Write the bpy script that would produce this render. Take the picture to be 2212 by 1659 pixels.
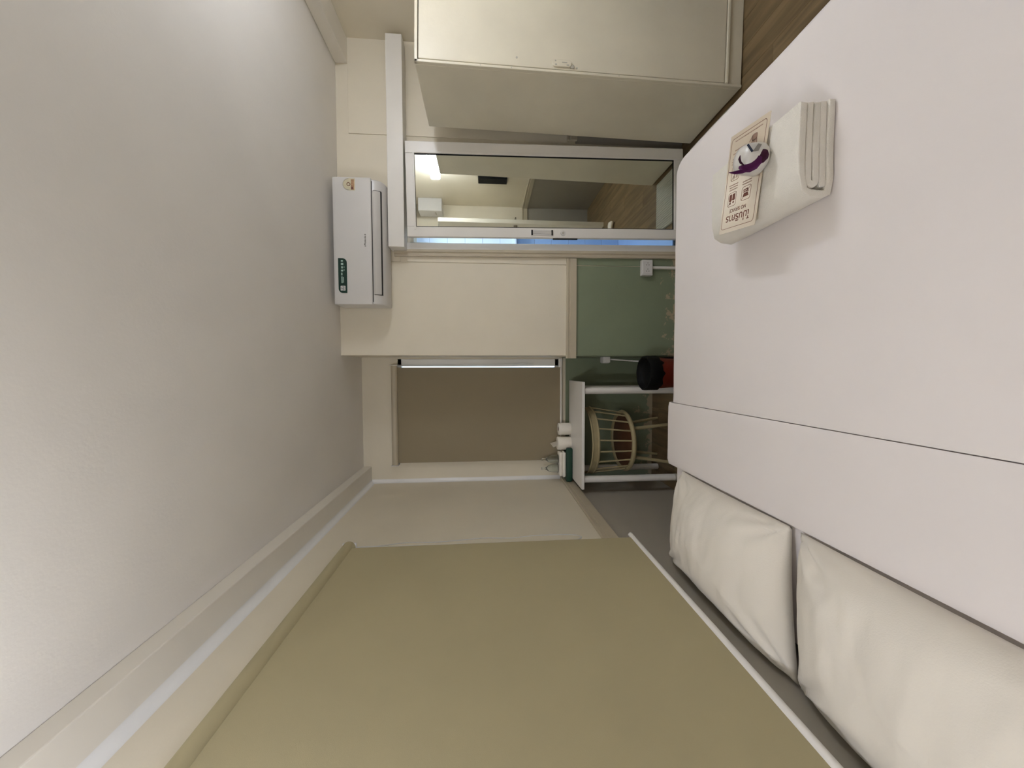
import bpy, bmesh, math, random
from mathutils import Vector, Matrix, noise
random.seed(7)
C = bpy.context.scene.collection
sc = bpy.context.scene
for o in list(bpy.data.objects): bpy.data.objects.remove(o)

# ------------------------------------------------------------ camera
H = 1.583
F_PX, PITCH, YAW, ROLL = 773.163, 0.0757, 0.0406, -0.0053
cam = bpy.data.cameras.new('camera'); camo = bpy.data.objects.new('camera', cam); C.objects.link(camo)
cam.sensor_fit = 'HORIZONTAL'; cam.sensor_width = 36.0; cam.lens = F_PX * 36.0 / 2212.0
cam.clip_start = 0.01
_f = Vector((-math.sin(YAW)*math.cos(PITCH), math.cos(YAW)*math.cos(PITCH), -math.sin(PITCH)))
_r = Vector((math.cos(YAW), math.sin(YAW), 0)); _u = _r.cross(_f)
_r2 = _r*math.cos(ROLL) + _u*math.sin(ROLL); _u2 = _r2.cross(_f)
# the phone was held in portrait and the picture kept lying on its side
m = Matrix.Identity(4)
for i in range(3):
    m[i][0] = -_u2[i]; m[i][1] = _r2[i]; m[i][2] = -_f[i]
m[0][3], m[1][3], m[2][3] = 0, 0, H
camo.matrix_world = m
sc.camera = camo

# ------------------------------------------------------------ light and exposure
sc.view_settings.view_transform = 'Standard'
sc.view_settings.look = 'None'
sc.view_settings.gamma = 1.0
sc.view_settings.use_curve_mapping = False
sc.view_settings.exposure = 0.76
world = bpy.data.worlds.new('daylight'); sc.world = world; world.use_nodes = True
bg = world.node_tree.nodes['Background']
bg.inputs['Color'].default_value = (0.70, 0.84, 1.0, 1); bg.inputs['Strength'].default_value = 1.6
LAMP_E = 34.0          # emission of the wall lamp's diffuser
sc.cycles.max_bounces = 10; sc.cycles.diffuse_bounces = 7

def area(name, loc, rot, sx, sy, power, col, portal=False):
    l = bpy.data.lights.new(name, 'AREA'); l.shape = 'RECTANGLE'; l.size = sx; l.size_y = sy
    l.energy = power; l.color = col
    o = bpy.data.objects.new(name, l); C.objects.link(o); o.location = loc; o.rotation_euler = rot
    if portal: l.cycles.is_portal = True
    return o
PI = math.pi
# second room lamp, on the wall behind and above the pillows' side of the bed
_p = bpy.data.lights.new('back_lamp', 'POINT'); _p.energy = 15.5; _p.color = (0.90, 0.95, 1.10); _p.shadow_soft_size = 0.08
_po = bpy.data.objects.new('back_lamp', _p); C.objects.link(_po); _po.location = (-0.80, 0.05, 2.20)
# the bathroom's cool lamp behind the sliding door
area('bathroom_lamp', (1.35, 3.45, 2.30), (0, 0, 0), 0.6, 0.3, 8.5, (0.70, 0.86, 1.0))
# the two windows let daylight in around their blinds
area('window_portal', (-1.25, 1.15, 1.55), (0, -PI/2, 0), 1.7, 1.6, 1.0, (1, 1, 1), True)
area('window_portal', (-0.36, 3.46, 1.63), (-PI/2, 0, 0), 1.0, 1.6, 1.0, (1, 1, 1), True)

# ------------------------------------------------------------ materials
def s2l(c):
    out = []
    for v in c:
        v = v/255.0
        out.append(v/12.92 if v <= 0.04045 else ((v+0.055)/1.055)**2.4)
    return out
def mat(name, rgb, rough=0.6, vary=0.04, scale=6.0, bump=0.0, bscale=120.0, metal=0.0, spec=0.5, coat=0.0):
    M = bpy.data.materials.new(name); M.use_nodes = True
    nt = M.node_tree; b = nt.nodes['Principled BSDF']
    b.inputs['Roughness'].default_value = rough; b.inputs['Metallic'].default_value = metal
    b.inputs['Specular IOR Level'].default_value = spec
    if coat: b.inputs['Coat Weight'].default_value = coat; b.inputs['Coat Roughness'].default_value = 0.12
    col = s2l(rgb)
    tc = nt.nodes.new('ShaderNodeTexCoord')
    n = nt.nodes.new('ShaderNodeTexNoise'); n.inputs['Scale'].default_value = scale; n.inputs['Detail'].default_value = 4
    nt.links.new(tc.outputs['Object'], n.inputs['Vector'])
    r = nt.nodes.new('ShaderNodeValToRGB')
    r.color_ramp.elements[0].position = 0.3; r.color_ramp.elements[1].position = 0.7
    r.color_ramp.elements[0].color = (*[v*(1-vary) for v in col], 1)
    r.color_ramp.elements[1].color = (*[min(1, v*(1+vary)) for v in col], 1)
    nt.links.new(n.outputs['Fac'], r.inputs['Fac']); nt.links.new(r.outputs['Color'], b.inputs['Base Color'])
    if bump:
        n2 = nt.nodes.new('ShaderNodeTexNoise'); n2.inputs['Scale'].default_value = bscale; n2.inputs['Detail'].default_value = 3
        nt.links.new(tc.outputs['Object'], n2.inputs['Vector'])
        bp = nt.nodes.new('ShaderNodeBump'); bp.inputs['Strength'].default_value = bump; bp.inputs['Distance'].default_value = 0.004
        nt.links.new(n2.outputs['Fac'], bp.inputs['Height']); nt.links.new(bp.outputs['Normal'], b.inputs['Normal'])
    M['ramp'] = r.name
    return M
def glassy(name, rgb, rough, trans=1.0, ior=1.45, alpha=1.0):
    M = bpy.data.materials.new(name); M.use_nodes = True
    b = M.node_tree.nodes['Principled BSDF']
    b.inputs['Base Color'].default_value = (*s2l(rgb), 1); b.inputs['Roughness'].default_value = rough
    b.inputs['Transmission Weight'].default_value = trans; b.inputs['IOR'].default_value = ior
    b.inputs['Alpha'].default_value = alpha
    return M
def emit(name, rgb, e):
    M = bpy.data.materials.new(name); M.use_nodes = True
    b = M.node_tree.nodes['Principled BSDF']
    b.inputs['Base Color'].default_value = (0.9, 0.9, 0.9, 1)
    b.inputs['Emission Color'].default_value = (*s2l(rgb), 1); b.inputs['Emission Strength'].default_value = e
    return M

CREAM = (218, 210, 192)
M_ceil = mat('ceiling_paint', (223, 219, 213), 0.75, 0.03, 2.0, 0.12, 90)
M_wall = mat('cream_wall_paint', CREAM, 0.55, 0.03, 2.5, 0.10, 70)
M_beam = mat('beam_paint', (222, 217, 207), 0.5, 0.03, 2.5, 0.10, 70)
M_rail = mat('rail_paint', (184, 174, 153), 0.45, 0.05, 5, 0.1, 60)
M_lowgrey = mat('grey_lower_paint', (160, 154, 143), 0.5, 0.04, 3, 0.1, 70)
M_white = mat('white_gloss_paint', (226, 223, 218), 0.35, 0.02, 4)
M_gloss = mat('light_streak_gloss', (232, 232, 232), 0.2, 0.02, 4)
M_alu = mat('white_door_frame', (222, 219, 214), 0.35, 0.02, 4)
M_ward = mat('wardrobe_paint', (212, 205, 185), 0.42, 0.05, 3, 0.15, 45)
M_wardside = M_ward
M_sheet = mat('white_sheet', (226, 220, 218), 0.85, 0.015, 3, 0.10, 9)
M_pillow = mat('cream_pillowcase', (222, 216, 205), 0.85, 0.02, 4, 0.12, 260)
M_towel = mat('white_terry', (228, 224, 215), 0.95, 0.02, 30, 0.5, 500)
M_blind = mat('olive_beige_blind', (170, 160, 127), 0.85, 0.02, 3, 0.12, 700)
M_blind2 = mat('beige_blind', (146, 134, 110), 0.85, 0.02, 3, 0.12, 700)
M_plastic = mat('white_plastic', (206, 204, 202), 0.3, 0.015, 4)
M_louver = mat('grey_white_plastic', (194, 191, 187), 0.35, 0.015, 4)
M_dark = mat('dark_gap', (30, 29, 26), 0.6, 0.1)
M_black = mat('black_plastic', (9, 9, 9), 0.6, 0.1, spec=0.2)
M_red = mat('red_plastic', (96, 26, 12), 0.45, 0.08)
M_green = mat('green_plastic', (8, 52, 36), 0.45, 0.05)
M_label = mat('green_label', (8, 46, 36), 0.4, 0.1, 60)
M_lgrey = mat('pale_print', (172, 196, 186), 0.5, 0.1)
M_logo = mat('grey_print', (128, 124, 120), 0.5, 0.1)
M_cane = mat('cream_cane', (156, 143, 108), 0.5, 0.06, 20)
M_seat = mat('brown_seat', (88, 56, 34), 0.6, 0.15, 20)
M_paper = mat('tissue_paper', (236, 231, 220), 0.95, 0.02, 20, 0.3, 300)
M_card = mat('laminated_card', (212, 198, 178), 0.12, 0.02, 5, coat=0.6)
M_brown = mat('brown_print', (112, 66, 52), 0.5, 0.05)
M_line = mat('fine_brown_print', (150, 122, 106), 0.5, 0.05)
M_purple = mat('purple_petal', (92, 20, 84), 0.5, 0.18, 40)
M_petal2 = mat('deep_purple_petal', (70, 8, 48), 0.5, 0.18, 40)
M_navy = mat('navy_print', (14, 34, 62), 0.4, 0.05)
M_mat = mat('bath_mat', (192, 194, 184), 0.95, 0.04, 30, 0.5, 300)
M_metal = mat('satin_steel', (190, 186, 178), 0.22, 0.02, metal=1.0)
M_greyp = mat('lock_plastic', (176, 172, 160), 0.4, 0.06, 60)
M_beigep = mat('beige_sticker', (196, 188, 160), 0.5, 0.05, 40)
M_orange = mat('brown_sticker_band', (160, 124, 92), 0.5, 0.3, 90)
M_tile = mat('pale_bathroom_tile', (226, 232, 240), 0.2, 0.02, 4)
M_tileb = mat('blue_bathroom_tile', (160, 182, 214), 0.25, 0.03, 4)
M_door = mat('entrance_door', (224, 219, 205), 0.4, 0.03)
M_lampcase = mat('lamp_case', (230, 230, 226), 0.4, 0.01)
M_diff = emit('lamp_diffuser', (237, 243, 255), LAMP_E)
M_glass = glassy('clear_glass', (246, 250, 248), 0.02)
M_window = glassy('window_glass', (240, 246, 250), 0.05, 1.0, 1.1)
M_cup = mat('cloudy_plastic', (206, 203, 199), 0.3, 0.05, 40)
M_mirror = bpy.data.materials.new('mirror'); M_mirror.use_nodes = True
_b = M_mirror.node_tree.nodes['Principled BSDF']
_b.inputs['Metallic'].default_value = 1; _b.inputs['Roughness'].default_value = 0.015
_b.inputs['Base Color'].default_value = (0.78, 0.80, 0.74, 1)

def green_paint():
    """sage lower paint with plaster showing where it has peeled near the floor"""
    M = mat('sage_green_paint', (124, 134, 110), 0.5, 0.05, 3, 0.12, 70)
    nt = M.node_tree; b = nt.nodes['Principled BSDF']; rmp = nt.nodes[M['ramp']]
    tc = nt.nodes.new('ShaderNodeTexCoord'); sep = nt.nodes.new('ShaderNodeSeparateXYZ')
    nt.links.new(tc.outputs['Object'], sep.inputs[0])
    n = nt.nodes.new('ShaderNodeTexNoise'); n.inputs['Scale'].default_value = 13; n.inputs['Detail'].default_value = 5
    n.inputs['Roughness'].default_value = 0.6
    nt.links.new(tc.outputs['Object'], n.inputs['Vector'])
    mr = nt.nodes.new('ShaderNodeMapRange')     # more peeling low down
    mr.inputs['From Min'].default_value = 0.02; mr.inputs['From Max'].default_value = 0.38
    mr.inputs['To Min'].default_value = 0.125; mr.inputs['To Max'].default_value = -0.28
    nt.links.new(sep.outputs['Z'], mr.inputs['Value'])
    ad = nt.nodes.new('ShaderNodeMath'); ad.operation = 'ADD'
    nt.links.new(n.outputs['Fac'], ad.inputs[0]); nt.links.new(mr.outputs['Result'], ad.inputs[1])
    st = nt.nodes.new('ShaderNodeMapRange'); st.inputs['From Min'].default_value = 0.58; st.inputs['From Max'].default_value = 0.61
    nt.links.new(ad.outputs[0], st.inputs['Value'])
    mix = nt.nodes.new('ShaderNodeMix'); mix.data_type = 'RGBA'
    nt.links.new(st.outputs['Result'], mix.inputs['Factor'])
    nt.links.new(rmp.outputs['Color'], mix.inputs['A']); mix.inputs['B'].default_value = (*s2l((170, 156, 130)), 1)
    nt.links.new(mix.outputs['Result'], b.inputs['Base Color'])
    return M
M_sage = green_paint()

def wood(name, base, streak):
    M = bpy.data.materials.new(name); M.use_nodes = True; nt = M.node_tree; b = nt.nodes['Principled BSDF']
    tc = nt.nodes.new('ShaderNodeTexCoord'); mp = nt.nodes.new('ShaderNodeMapping')
    mp.inputs['Scale'].default_value = (9, 0.9, 1)
    oi = nt.nodes.new('ShaderNodeObjectInfo'); ad = nt.nodes.new('ShaderNodeVectorMath'); ad.operation = 'ADD'
    sc_ = nt.nodes.new('ShaderNodeMath'); sc_.operation = 'MULTIPLY'; sc_.inputs[1].default_value = 30
    nt.links.new(oi.outputs['Random'], sc_.inputs[0])
    nt.links.new(tc.outputs['Object'], ad.inputs[0]); nt.links.new(sc_.outputs[0], ad.inputs[1])
    nt.links.new(ad.outputs[0], mp.inputs['Vector'])
    n = nt.nodes.new('ShaderNodeTexNoise'); n.inputs['Scale'].default_value = 2.2; n.inputs['Detail'].default_value = 6; n.inputs['Distortion'].default_value = 0.6
    nt.links.new(mp.outputs[0], n.inputs['Vector'])
    r = nt.nodes.new('ShaderNodeValToRGB'); r.color_ramp.elements[0].position = 0.32; r.color_ramp.elements[1].position = 0.7
    r.color_ramp.elements[0].color = (*s2l(base), 1); r.color_ramp.elements[1].color = (*s2l(streak), 1)
    nt.links.new(n.outputs['Fac'], r.inputs['Fac']); nt.links.new(r.outputs['Color'], b.inputs['Base Color'])
    b.inputs['Roughness'].default_value = 0.42
    return M
M_wood = wood('wood_look_plank', (98, 80, 54), (132, 112, 80))

# ------------------------------------------------------------ mesh helpers
WLOC = {}
def obj(name, bm, material, parent=None, local=False, smooth=None):
    me = bpy.data.meshes.new(name)
    if parent is not None and not local:
        off = WLOC.get(parent, Vector((0, 0, 0)))
        bmesh.ops.translate(bm, vec=-off, verts=bm.verts)
    bmesh.ops.recalc_face_normals(bm, faces=bm.faces)
    bm.to_mesh(me); bm.free()
    me.materials.append(material)
    o = bpy.data.objects.new(name, me); C.objects.link(o)
    if parent is not None:
        o.parent = parent; WLOC[o] = WLOC.get(parent, Vector((0, 0, 0)))
    else: WLOC[o] = Vector((0, 0, 0))
    if smooth is not None:
        for p in me.polygons: p.use_smooth = True
        if smooth < 179: me.set_sharp_from_angle(angle=math.radians(smooth))
    return o
def tag(o, label, cat, group=None, kind=None):
    o['label'] = label; o['category'] = cat
    if group: o['group'] = group
    if kind: o['kind'] = kind
    return o
def thing(name, label, cat, loc=(0, 0, 0), group=None, rot=(0, 0, 0)):
    o = bpy.data.objects.new(name, None); C.objects.link(o); o.location = loc; o.rotation_euler = rot
    o.empty_display_size = 0.05
    WLOC[o] = Vector(loc)
    return tag(o, label, cat, group)
def struct(name, bm, material, label=None, smooth=None):
    o = obj(name, bm, material, smooth=smooth); o['kind'] = 'structure'
    if label: o['label'] = label
    return o
def struct_empty(name, loc=(0, 0, 0), label=None, rot=(0, 0, 0)):
    o = bpy.data.objects.new(name, None); C.objects.link(o); o.location = loc; o.rotation_euler = rot
    WLOC[o] = Vector(loc); o['kind'] = 'structure'
    if label: o['label'] = label
    return o
def BM(): return bmesh.new()
def box(bm, lo, hi, bev=0.0, seg=2, xs=0.0, edges=None):
    """box lo..hi; xs shifts the top in x (a leaning post); bev rounds the edges"""
    t = bmesh.new()
    v = [t.verts.new((x + (xs if z == hi[2] else 0), y, z)) for x in (lo[0], hi[0]) for y in (lo[1], hi[1]) for z in (lo[2], hi[2])]
    for f in ((0,1,3,2), (4,6,7,5), (0,4,5,1), (2,3,7,6), (0,2,6,4), (1,5,7,3)): t.faces.new([v[i] for i in f])
    bmesh.ops.recalc_face_normals(t, faces=t.faces)
    if bev:
        bmesh.ops.bevel(t, geom=list(t.edges), offset=bev, segments=seg, affect='EDGES', profile=0.5)
    merge(bm, t)
def merge(bm, t):
    me = bpy.data.meshes.new('tmp'); t.to_mesh(me); t.free(); bm.from_mesh(me); bpy.data.meshes.remove(me)
def frame_of(d):
    d = d.normalized(); a = Vector((0, 0, 1)) if abs(d.z) < 0.9 else Vector((1, 0, 0))
    u = d.cross(a).normalized(); return u, d.cross(u)
def tube(bm, pts, rad, n=12, closed=False, caps=True, flat=1.0, updir=None):
    """a round bar through pts; flat squashes it across updir"""
    pts = [Vector(p) for p in pts]; N = len(pts)
    rads = rad if isinstance(rad, (list, tuple)) else [rad]*N
    rings = []
    for i, p in enumerate(pts):
        a = pts[(i-1) % N] if (closed or i > 0) else p; b = pts[(i+1) % N] if (closed or i < N-1) else p
        d = (b - a)
        if updir is not None:
            w = Vector(updir); u = d.cross(w).normalized(); w = u.cross(d).normalized()
        else: u, w = frame_of(d)
        if i and updir is None:                       # keep rings from twisting
            pu = rings[-1][1]; u = (pu - d.normalized()*pu.dot(d.normalized())).normalized(); w = d.normalized().cross(u)
        rings.append(([bm.verts.new(p + (u*math.cos(2*PI*k/n)*flat + w*math.sin(2*PI*k/n))*rads[i]) for k in range(n)], u))
    for i in range(N if closed else N-1):
        r0, r1 = rings[i][0], rings[(i+1) % N][0]
        for k in range(n): bm.faces.new((r0[k], r0[(k+1) % n], r1[(k+1) % n], r1[k]))
    if caps and not closed:
        bm.faces.new(list(reversed(rings[0][0]))); bm.faces.new(rings[-1][0])
def lathe(bm, prof, c=(0, 0, 0), n=32, caps=True):
    rings = []
    for r, z in prof:
        rings.append([bm.verts.new((c[0]+r*math.cos(2*PI*k/n), c[1]+r*math.sin(2*PI*k/n), c[2]+z)) for k in range(n)])
    for a, b in zip(rings, rings[1:]):
        for k in range(n): bm.faces.new((a[k], a[(k+1) % n], b[(k+1) % n], b[k]))
    if caps: bm.faces.new(list(reversed(rings[0]))); bm.faces.new(rings[-1])
def prism(bm, poly, axis, a, b, bev=0):
    """polygon (list of 2-D points in the two other axes) pushed along axis from a to b"""
    t = bmesh.new()
    def P(p, s):
        return {'x': (s, p[0], p[1]), 'y': (p[0], s, p[1]), 'z': (p[0], p[1], s)}[axis]
    va = [t.verts.new(P(p, a)) for p in poly]; vb = [t.verts.new(P(p, b)) for p in poly]
    n = len(poly)
    fa = t.faces.new(list(reversed(va))); fb = t.faces.new(vb)
    for i in range(n): t.faces.new((va[i], va[(i+1) % n], vb[(i+1) % n], vb[i]))
    bmesh.ops.recalc_face_normals(t, faces=t.faces)
    if bev:
        es = [e for e in t.edges if (fa in e.link_faces or fb in e.link_faces)]
        bmesh.ops.bevel(t, geom=es, offset=bev, segments=3, affect='EDGES', profile=0.5)
    merge(bm, t)
def rrect(x0, x1, y0, y1, r, n=6):
    pts = []
    for cx, cy, a0 in ((x1-r, y1-r, 0), (x0+r, y1-r, 90), (x0+r, y0+r, 180), (x1-r, y0+r, 270)):
        for k in range(n+1):
            a = math.radians(a0 + 90*k/n); pts.append((cx+r*math.cos(a), cy+r*math.sin(a)))
    return pts
def cushion(bm, x0, x1, y0, y1, z0, z1, rp, re, rb=0.02, wob=0.0, seed=0, n=10, ne=8, rw=None):
    """a soft slab: plan corners rounded rp, upper edge rounded re, lower edge rb"""
    prof = [(rb, z0)]
    for k in range(1, 4):
        a = PI/2*k/3; prof.append((rb*(1-math.sin(a)), z0 + rb*(1-math.cos(a))))
    nz = 4
    for k in range(1, nz): prof.append((0, z0+rb + (z1-re-z0-rb)*k/nz))
    for k in range(ne+1):
        a = PI/2*k/ne; prof.append((re*(1-math.cos(a)), z1-re+re*math.sin(a)))
    base = rrect(x0, x1, y0, y1, rp, n)
    # more points along the straight sides
    P2 = []
    for i, p in enumerate(base):
        q = base[(i+1) % len(base)]; d = math.hypot(q[0]-p[0], q[1]-p[1]); k = max(1, int(d/0.05))
        for j in range(k): P2.append((p[0]+(q[0]-p[0])*j/k, p[1]+(q[1]-p[1])*j/k))
    cx, cy = (x0+x1)/2, (y0+y1)/2
    rings = []
    # rw: tighter edge radius on the -x side only
    prof2 = prof if rw is None else prof[:-(ne+1)] + [(rw*(1-math.cos(PI/2*k/ne)), z1-rw+rw*math.sin(PI/2*k/ne)) for k in range(ne+1)]
    for (insA, zA), (insB, zB) in zip(prof, prof2):
        ring = []
        for (x, y) in P2:
            nx = 0 if abs(x-cx) < (x1-x0)/2-rp else (x - (cx+math.copysign((x1-x0)/2-rp, x-cx)))
            ny = 0 if abs(y-cy) < (y1-y0)/2-rp else (y - (cy+math.copysign((y1-y0)/2-rp, y-cy)))
            l = math.hypot(nx, ny) or 1
            bl_ = max(0, -nx/l)**2; ins = insA+(insB-insA)*bl_; z = zA+(zB-zA)*bl_
            w = wob*noise.noise((x*5+seed, y*5, z*4)) if wob else 0
            ring.append(bm.verts.new((x-nx/l*(ins-w), y-ny/l*(ins-w), z)))
        rings.append(ring)
    N = len(P2)
    for a, b in zip(rings, rings[1:]):
        for k in range(N): bm.faces.new((a[k], a[(k+1) % N], b[(k+1) % N], b[k]))
    bm.faces.new(list(reversed(rings[0]))); bm.faces.new(rings[-1])
def dup(root, loc, label=None):
    r = root.copy(); C.objects.link(r); r.location = loc
    if label: r['label'] = label
    for ch in list(root.children):
        c = ch.copy(); C.objects.link(c); c.parent = r
        for g in ch.children:
            d = g.copy(); C.objects.link(d); d.parent = c
    return r
def text(name, s, size, material, parent, M, thick=0.0004, align='LEFT'):
    cu = bpy.data.curves.new('t', 'FONT'); cu.body = s; cu.size = size; cu.extrude = thick; cu.offset = size*.014; cu.align_x = align
    t = bpy.data.objects.new('t', cu); C.objects.link(t)
    me = bpy.data.meshes.new_from_object(t.evaluated_get(bpy.context.evaluated_depsgraph_get()))
    bpy.data.objects.remove(t); bpy.data.curves.remove(cu)
    me.name = name; me.transform(M); me.materials.clear(); me.materials.append(material)
    o = bpy.data.objects.new(name, me); C.objects.link(o); o.parent = parent
    return o

# ------------------------------------------------------------ room shell
D, D2 = 2.83, 3.28                 # wall with the air conditioner; window recess behind it
XL, XR, XC = -1.02, 2.45, 0.11     # left wall, right wall, corner of the recess
ZC = 2.674
YB = -0.32                         # wall behind the camera (bed side), and the corridor's end wall
YE = -0.04

fl = BM(); box(fl, (XL-.12, YB-.1, -0.12), (XR+.1, 4.5, -0.012))
floor = struct('floor', fl, M_dark, 'floor of wood-look planks')
pw, pl = 0.165, 1.22
pm = None
nx = int((XR-XL)/pw)+1
for i in range(nx):
    x0 = XL + i*pw; x1 = min(x0+pw-0.0015, XR)
    y = YB - (i*0.47 % pl)
    while y < D2:
        y0 = max(y, YB); y1 = min(y+pl-0.0015, D2 if x1 < XC+.02 else D)
        if y1 - y0 > 0.02:
            b_ = BM(); box(b_, (x0, y0, -0.012), (x1, y1, 0.0), 0.001, 1)
            obj('plank', b_, M_wood, floor)
        y += pl

cb = BM(); box(cb, (XL-.12, YB-.1, ZC), (XR+.1, D2+.12, ZC+.1))
ceiling = struct('ceiling', cb, M_ceil, 'plain painted ceiling')
b = BM(); box(b, (XL, YB, 2.603), (-0.868, D2, ZC), 0.004, 2); obj('beam', b, M_beam, ceiling)
b = BM(); box(b, (2.266, YB, 2.586), (XR, D, ZC), 0.004, 2); obj('beam', b, M_beam, ceiling)

# wall with the air conditioner and the sliding door
DX0, DX1, DZ = 0.975, 1.66, 2.12
b = BM()
box(b, (XC, D, -.01), (DX0, D2+.12, ZC)); box(b, (DX1, D, -.01), (XR+.1, D+.12, ZC)); box(b, (DX0, D, DZ), (DX1, D+.12, ZC))
wf = struct('wall_front', b, M_wall, 'wall of the air conditioner and the sliding door')
Z0R, Z1R = 0.858, 0.937            # the dado rail
T = 0.006
def panel(poly_boxes, m_, name='panel'):
    p = BM()
    for lo, hi in poly_boxes: box(p, lo, hi, 0.0015, 1)
    return obj(name, p, m_, wf)
panel([((XC, D-T, Z1R-.01), (0.822, D, ZC))], M_wall)
panel([((0.826, D-T, Z1R-.01), (DX0-.05, D, 2.17)), ((0.826, D-T, 2.22), (1.759, D, ZC))], M_wall)
panel([((1.763, D-T, Z1R-.01), (XR, D, 2.2)), ((1.763, D-T, 2.2), (XR, D, 2.586))], M_wall)
panel([((XC, D-T, 0.0), (0.820, D, Z0R+.01))], M_sage, 'lower_panel')
panel([((0.825, D-T, 0.0), (DX0-.05, D, Z0R+.01))], M_sage, 'lower_panel')
panel([((1.763, D-T, 0.0), (XR, D, Z0R+.01))], M_lowgrey, 'lower_panel')
panel([((XC-T, D, 0.0), (XC, D2, Z0R+.01))], M_sage, 'lower_panel')
# window recess wall
W0, W1, WZ0, WZ1 = -0.80, 0.095, 0.905, 2.36
b = BM()
box(b, (XL-.12, D2, -.01), (XC, D2+.12, WZ0)); box(b, (XL-.12, D2, WZ1), (XC, D2+.12, ZC))
box(b, (XL-.12, D2, WZ0), (W0, D2+.12, WZ1)); box(b, (W1, D2, WZ0), (XC, D2+.12, WZ1))
wfar = struct('wall_far', b, M_wall, 'wall of the window recess')
p = BM(); box(p, (XL, D2-T, 0.0), (XC-T, D2, 0.835)); obj('lower_panel', p, M_sage, wfar)
# left wall with the big window
L0, L1, LZ0, LZ1 = 0.45, 1.90, 0.82, 2.325
b = BM()
box(b, (XL-.12, YB-.1, -.01), (XL, L0, ZC)); box(b, (XL-.12, L1, -.01), (XL, D2+.12, ZC))
box(b, (XL-.12, L0, -.01), (XL, L1, LZ0)); box(b, (XL-.12, L0, LZ1), (XL, L1, ZC))
wl = struct('wall_left', b, M_wall, 'left wall beside the pillows')
p = BM(); box(p, (XL, YB, 0.0), (XL+T, D2, 0.80)); obj('lower_panel', p, M_lowgrey, wl)
b = BM(); box(b, (XR, YB-.1, -.01), (XR+.1, D, ZC))
wr = struct('wall_right', b, M_wall, 'right wall along the corridor')
p = BM(); box(p, (XR-T, YE, 0.0), (XR, D, 0.95)); obj('lower_panel', p, M_lowgrey, wr)
b = BM(); box(b, (XL-.12, YB-.1, -.01), (1.30, YB, ZC)); box(b, (1.25, YB-.1, -.01), (XR+.1, YE, ZC))
wb = struct('wall_back', b, M_wall, 'wall behind the bed and at the corridor end')
p = BM(); box(p, (1.25, YE, 0.0), (XR-T, YE+T, 0.95)); obj('lower_panel', p, M_lowgrey, wb)

# glossy white fillets added and shaped to give the corners their light streaks
def fillet(bm, path_axis, c, r, a, b_, q):
    """concave quarter-round strip in a corner at c; q = signs of the open quadrant"""
    poly = [(c[0], c[1])]
    for k in range(15):
        t = PI/2*k/14
        poly.append((c[0]+q[0]*(r-r*math.sin(t)), c[1]+q[1]*(r-r*math.cos(t))))
    prism(bm, poly, path_axis, a, b_)
b = BM(); fillet(b, 'z', (XL, D2), 0.03, 0.83, 2.6, (1, -1)); struct('trim_1', b, M_gloss, 'glossy white fillet added for the light streak in the recess corner', 40)
b = BM(); fillet(b, 'y', (XL, 2.603), 0.032, YB, D2, (1, -1)); struct('trim_2', b, M_gloss, 'glossy white fillet added for the light streak under the left beam', 40)

# dado rails
def rail_profile(off, s, z0, z1, d):
    h = z1-z0
    return [(off, z0), (off+s*d, z0), (off+s*d, z0+h*.62), (off+s*d*.55, z0+h*.68), (off+s*d*.55, z0+h*.74), (off+s*d*.9, z0+h*.80), (off+s*d*.9, z1-.004), (off+s*d*.6, z1), (off, z1)]
b = BM(); prism(b, rail_profile(D-T, -1, Z0R, Z1R, .022), 'x', XC-.022, 0.872); r3 = struct('trim_3', b, M_rail, 'beige dado rail below the air conditioner')
b = BM(); prism(b, rail_profile(D-T, -1, Z0R, Z1R, .022), 'x', 1.78, XR); struct('trim_4', b, M_rail, 'beige dado rail behind the wardrobe')
b = BM(); prism(b, rail_profile(XL, 1, 0.795, 0.885, .022), 'y', YB, D2); struct('trim_5', b, M_rail, 'beige dado rail on the left wall')
b = BM(); prism(b, rail_profile(XR, -1, 0.93, 1.01, .022), 'y', YE, D); struct('trim_6', b, M_rail, 'beige dado rail on the right wall')
b = BM(); prism(b, rail_profile(YE, 1, 0.93, 1.01, .022), 'x', 1.95, XR); struct('trim_7', b, M_rail, 'beige dado rail at the corridor end')
# door surround: track cover, jamb and beige moulding
b = BM(); box(b, (0.900, 2.712, 2.165), (2.402, D-T, 2.281), 0.004, 2); struct('trim_8', b, M_alu, 'long white track cover above the sliding door')
b = BM(); box(b, (0.938, 2.795, 0), (0.988, D+.12, 2.17), 0.003, 2, xs=-0.028); struct('trim_9', b, M_alu, 'white jamb of the sliding door')
b = BM()
prism(b, [(0.887, D-T), (0.887, D-.026), (0.896, D-.030), (0.905, D-.026), (0.912, D-.026), (0.918, D-.034), (0.947, D-.034), (0.947, D-T)], 'z', 0, 2.262)
for v in b.verts: v.co.x -= 0.025*v.co.z/2.262
struct('trim_10', b, M_rail, 'beige moulding beside the sliding door')

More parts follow.
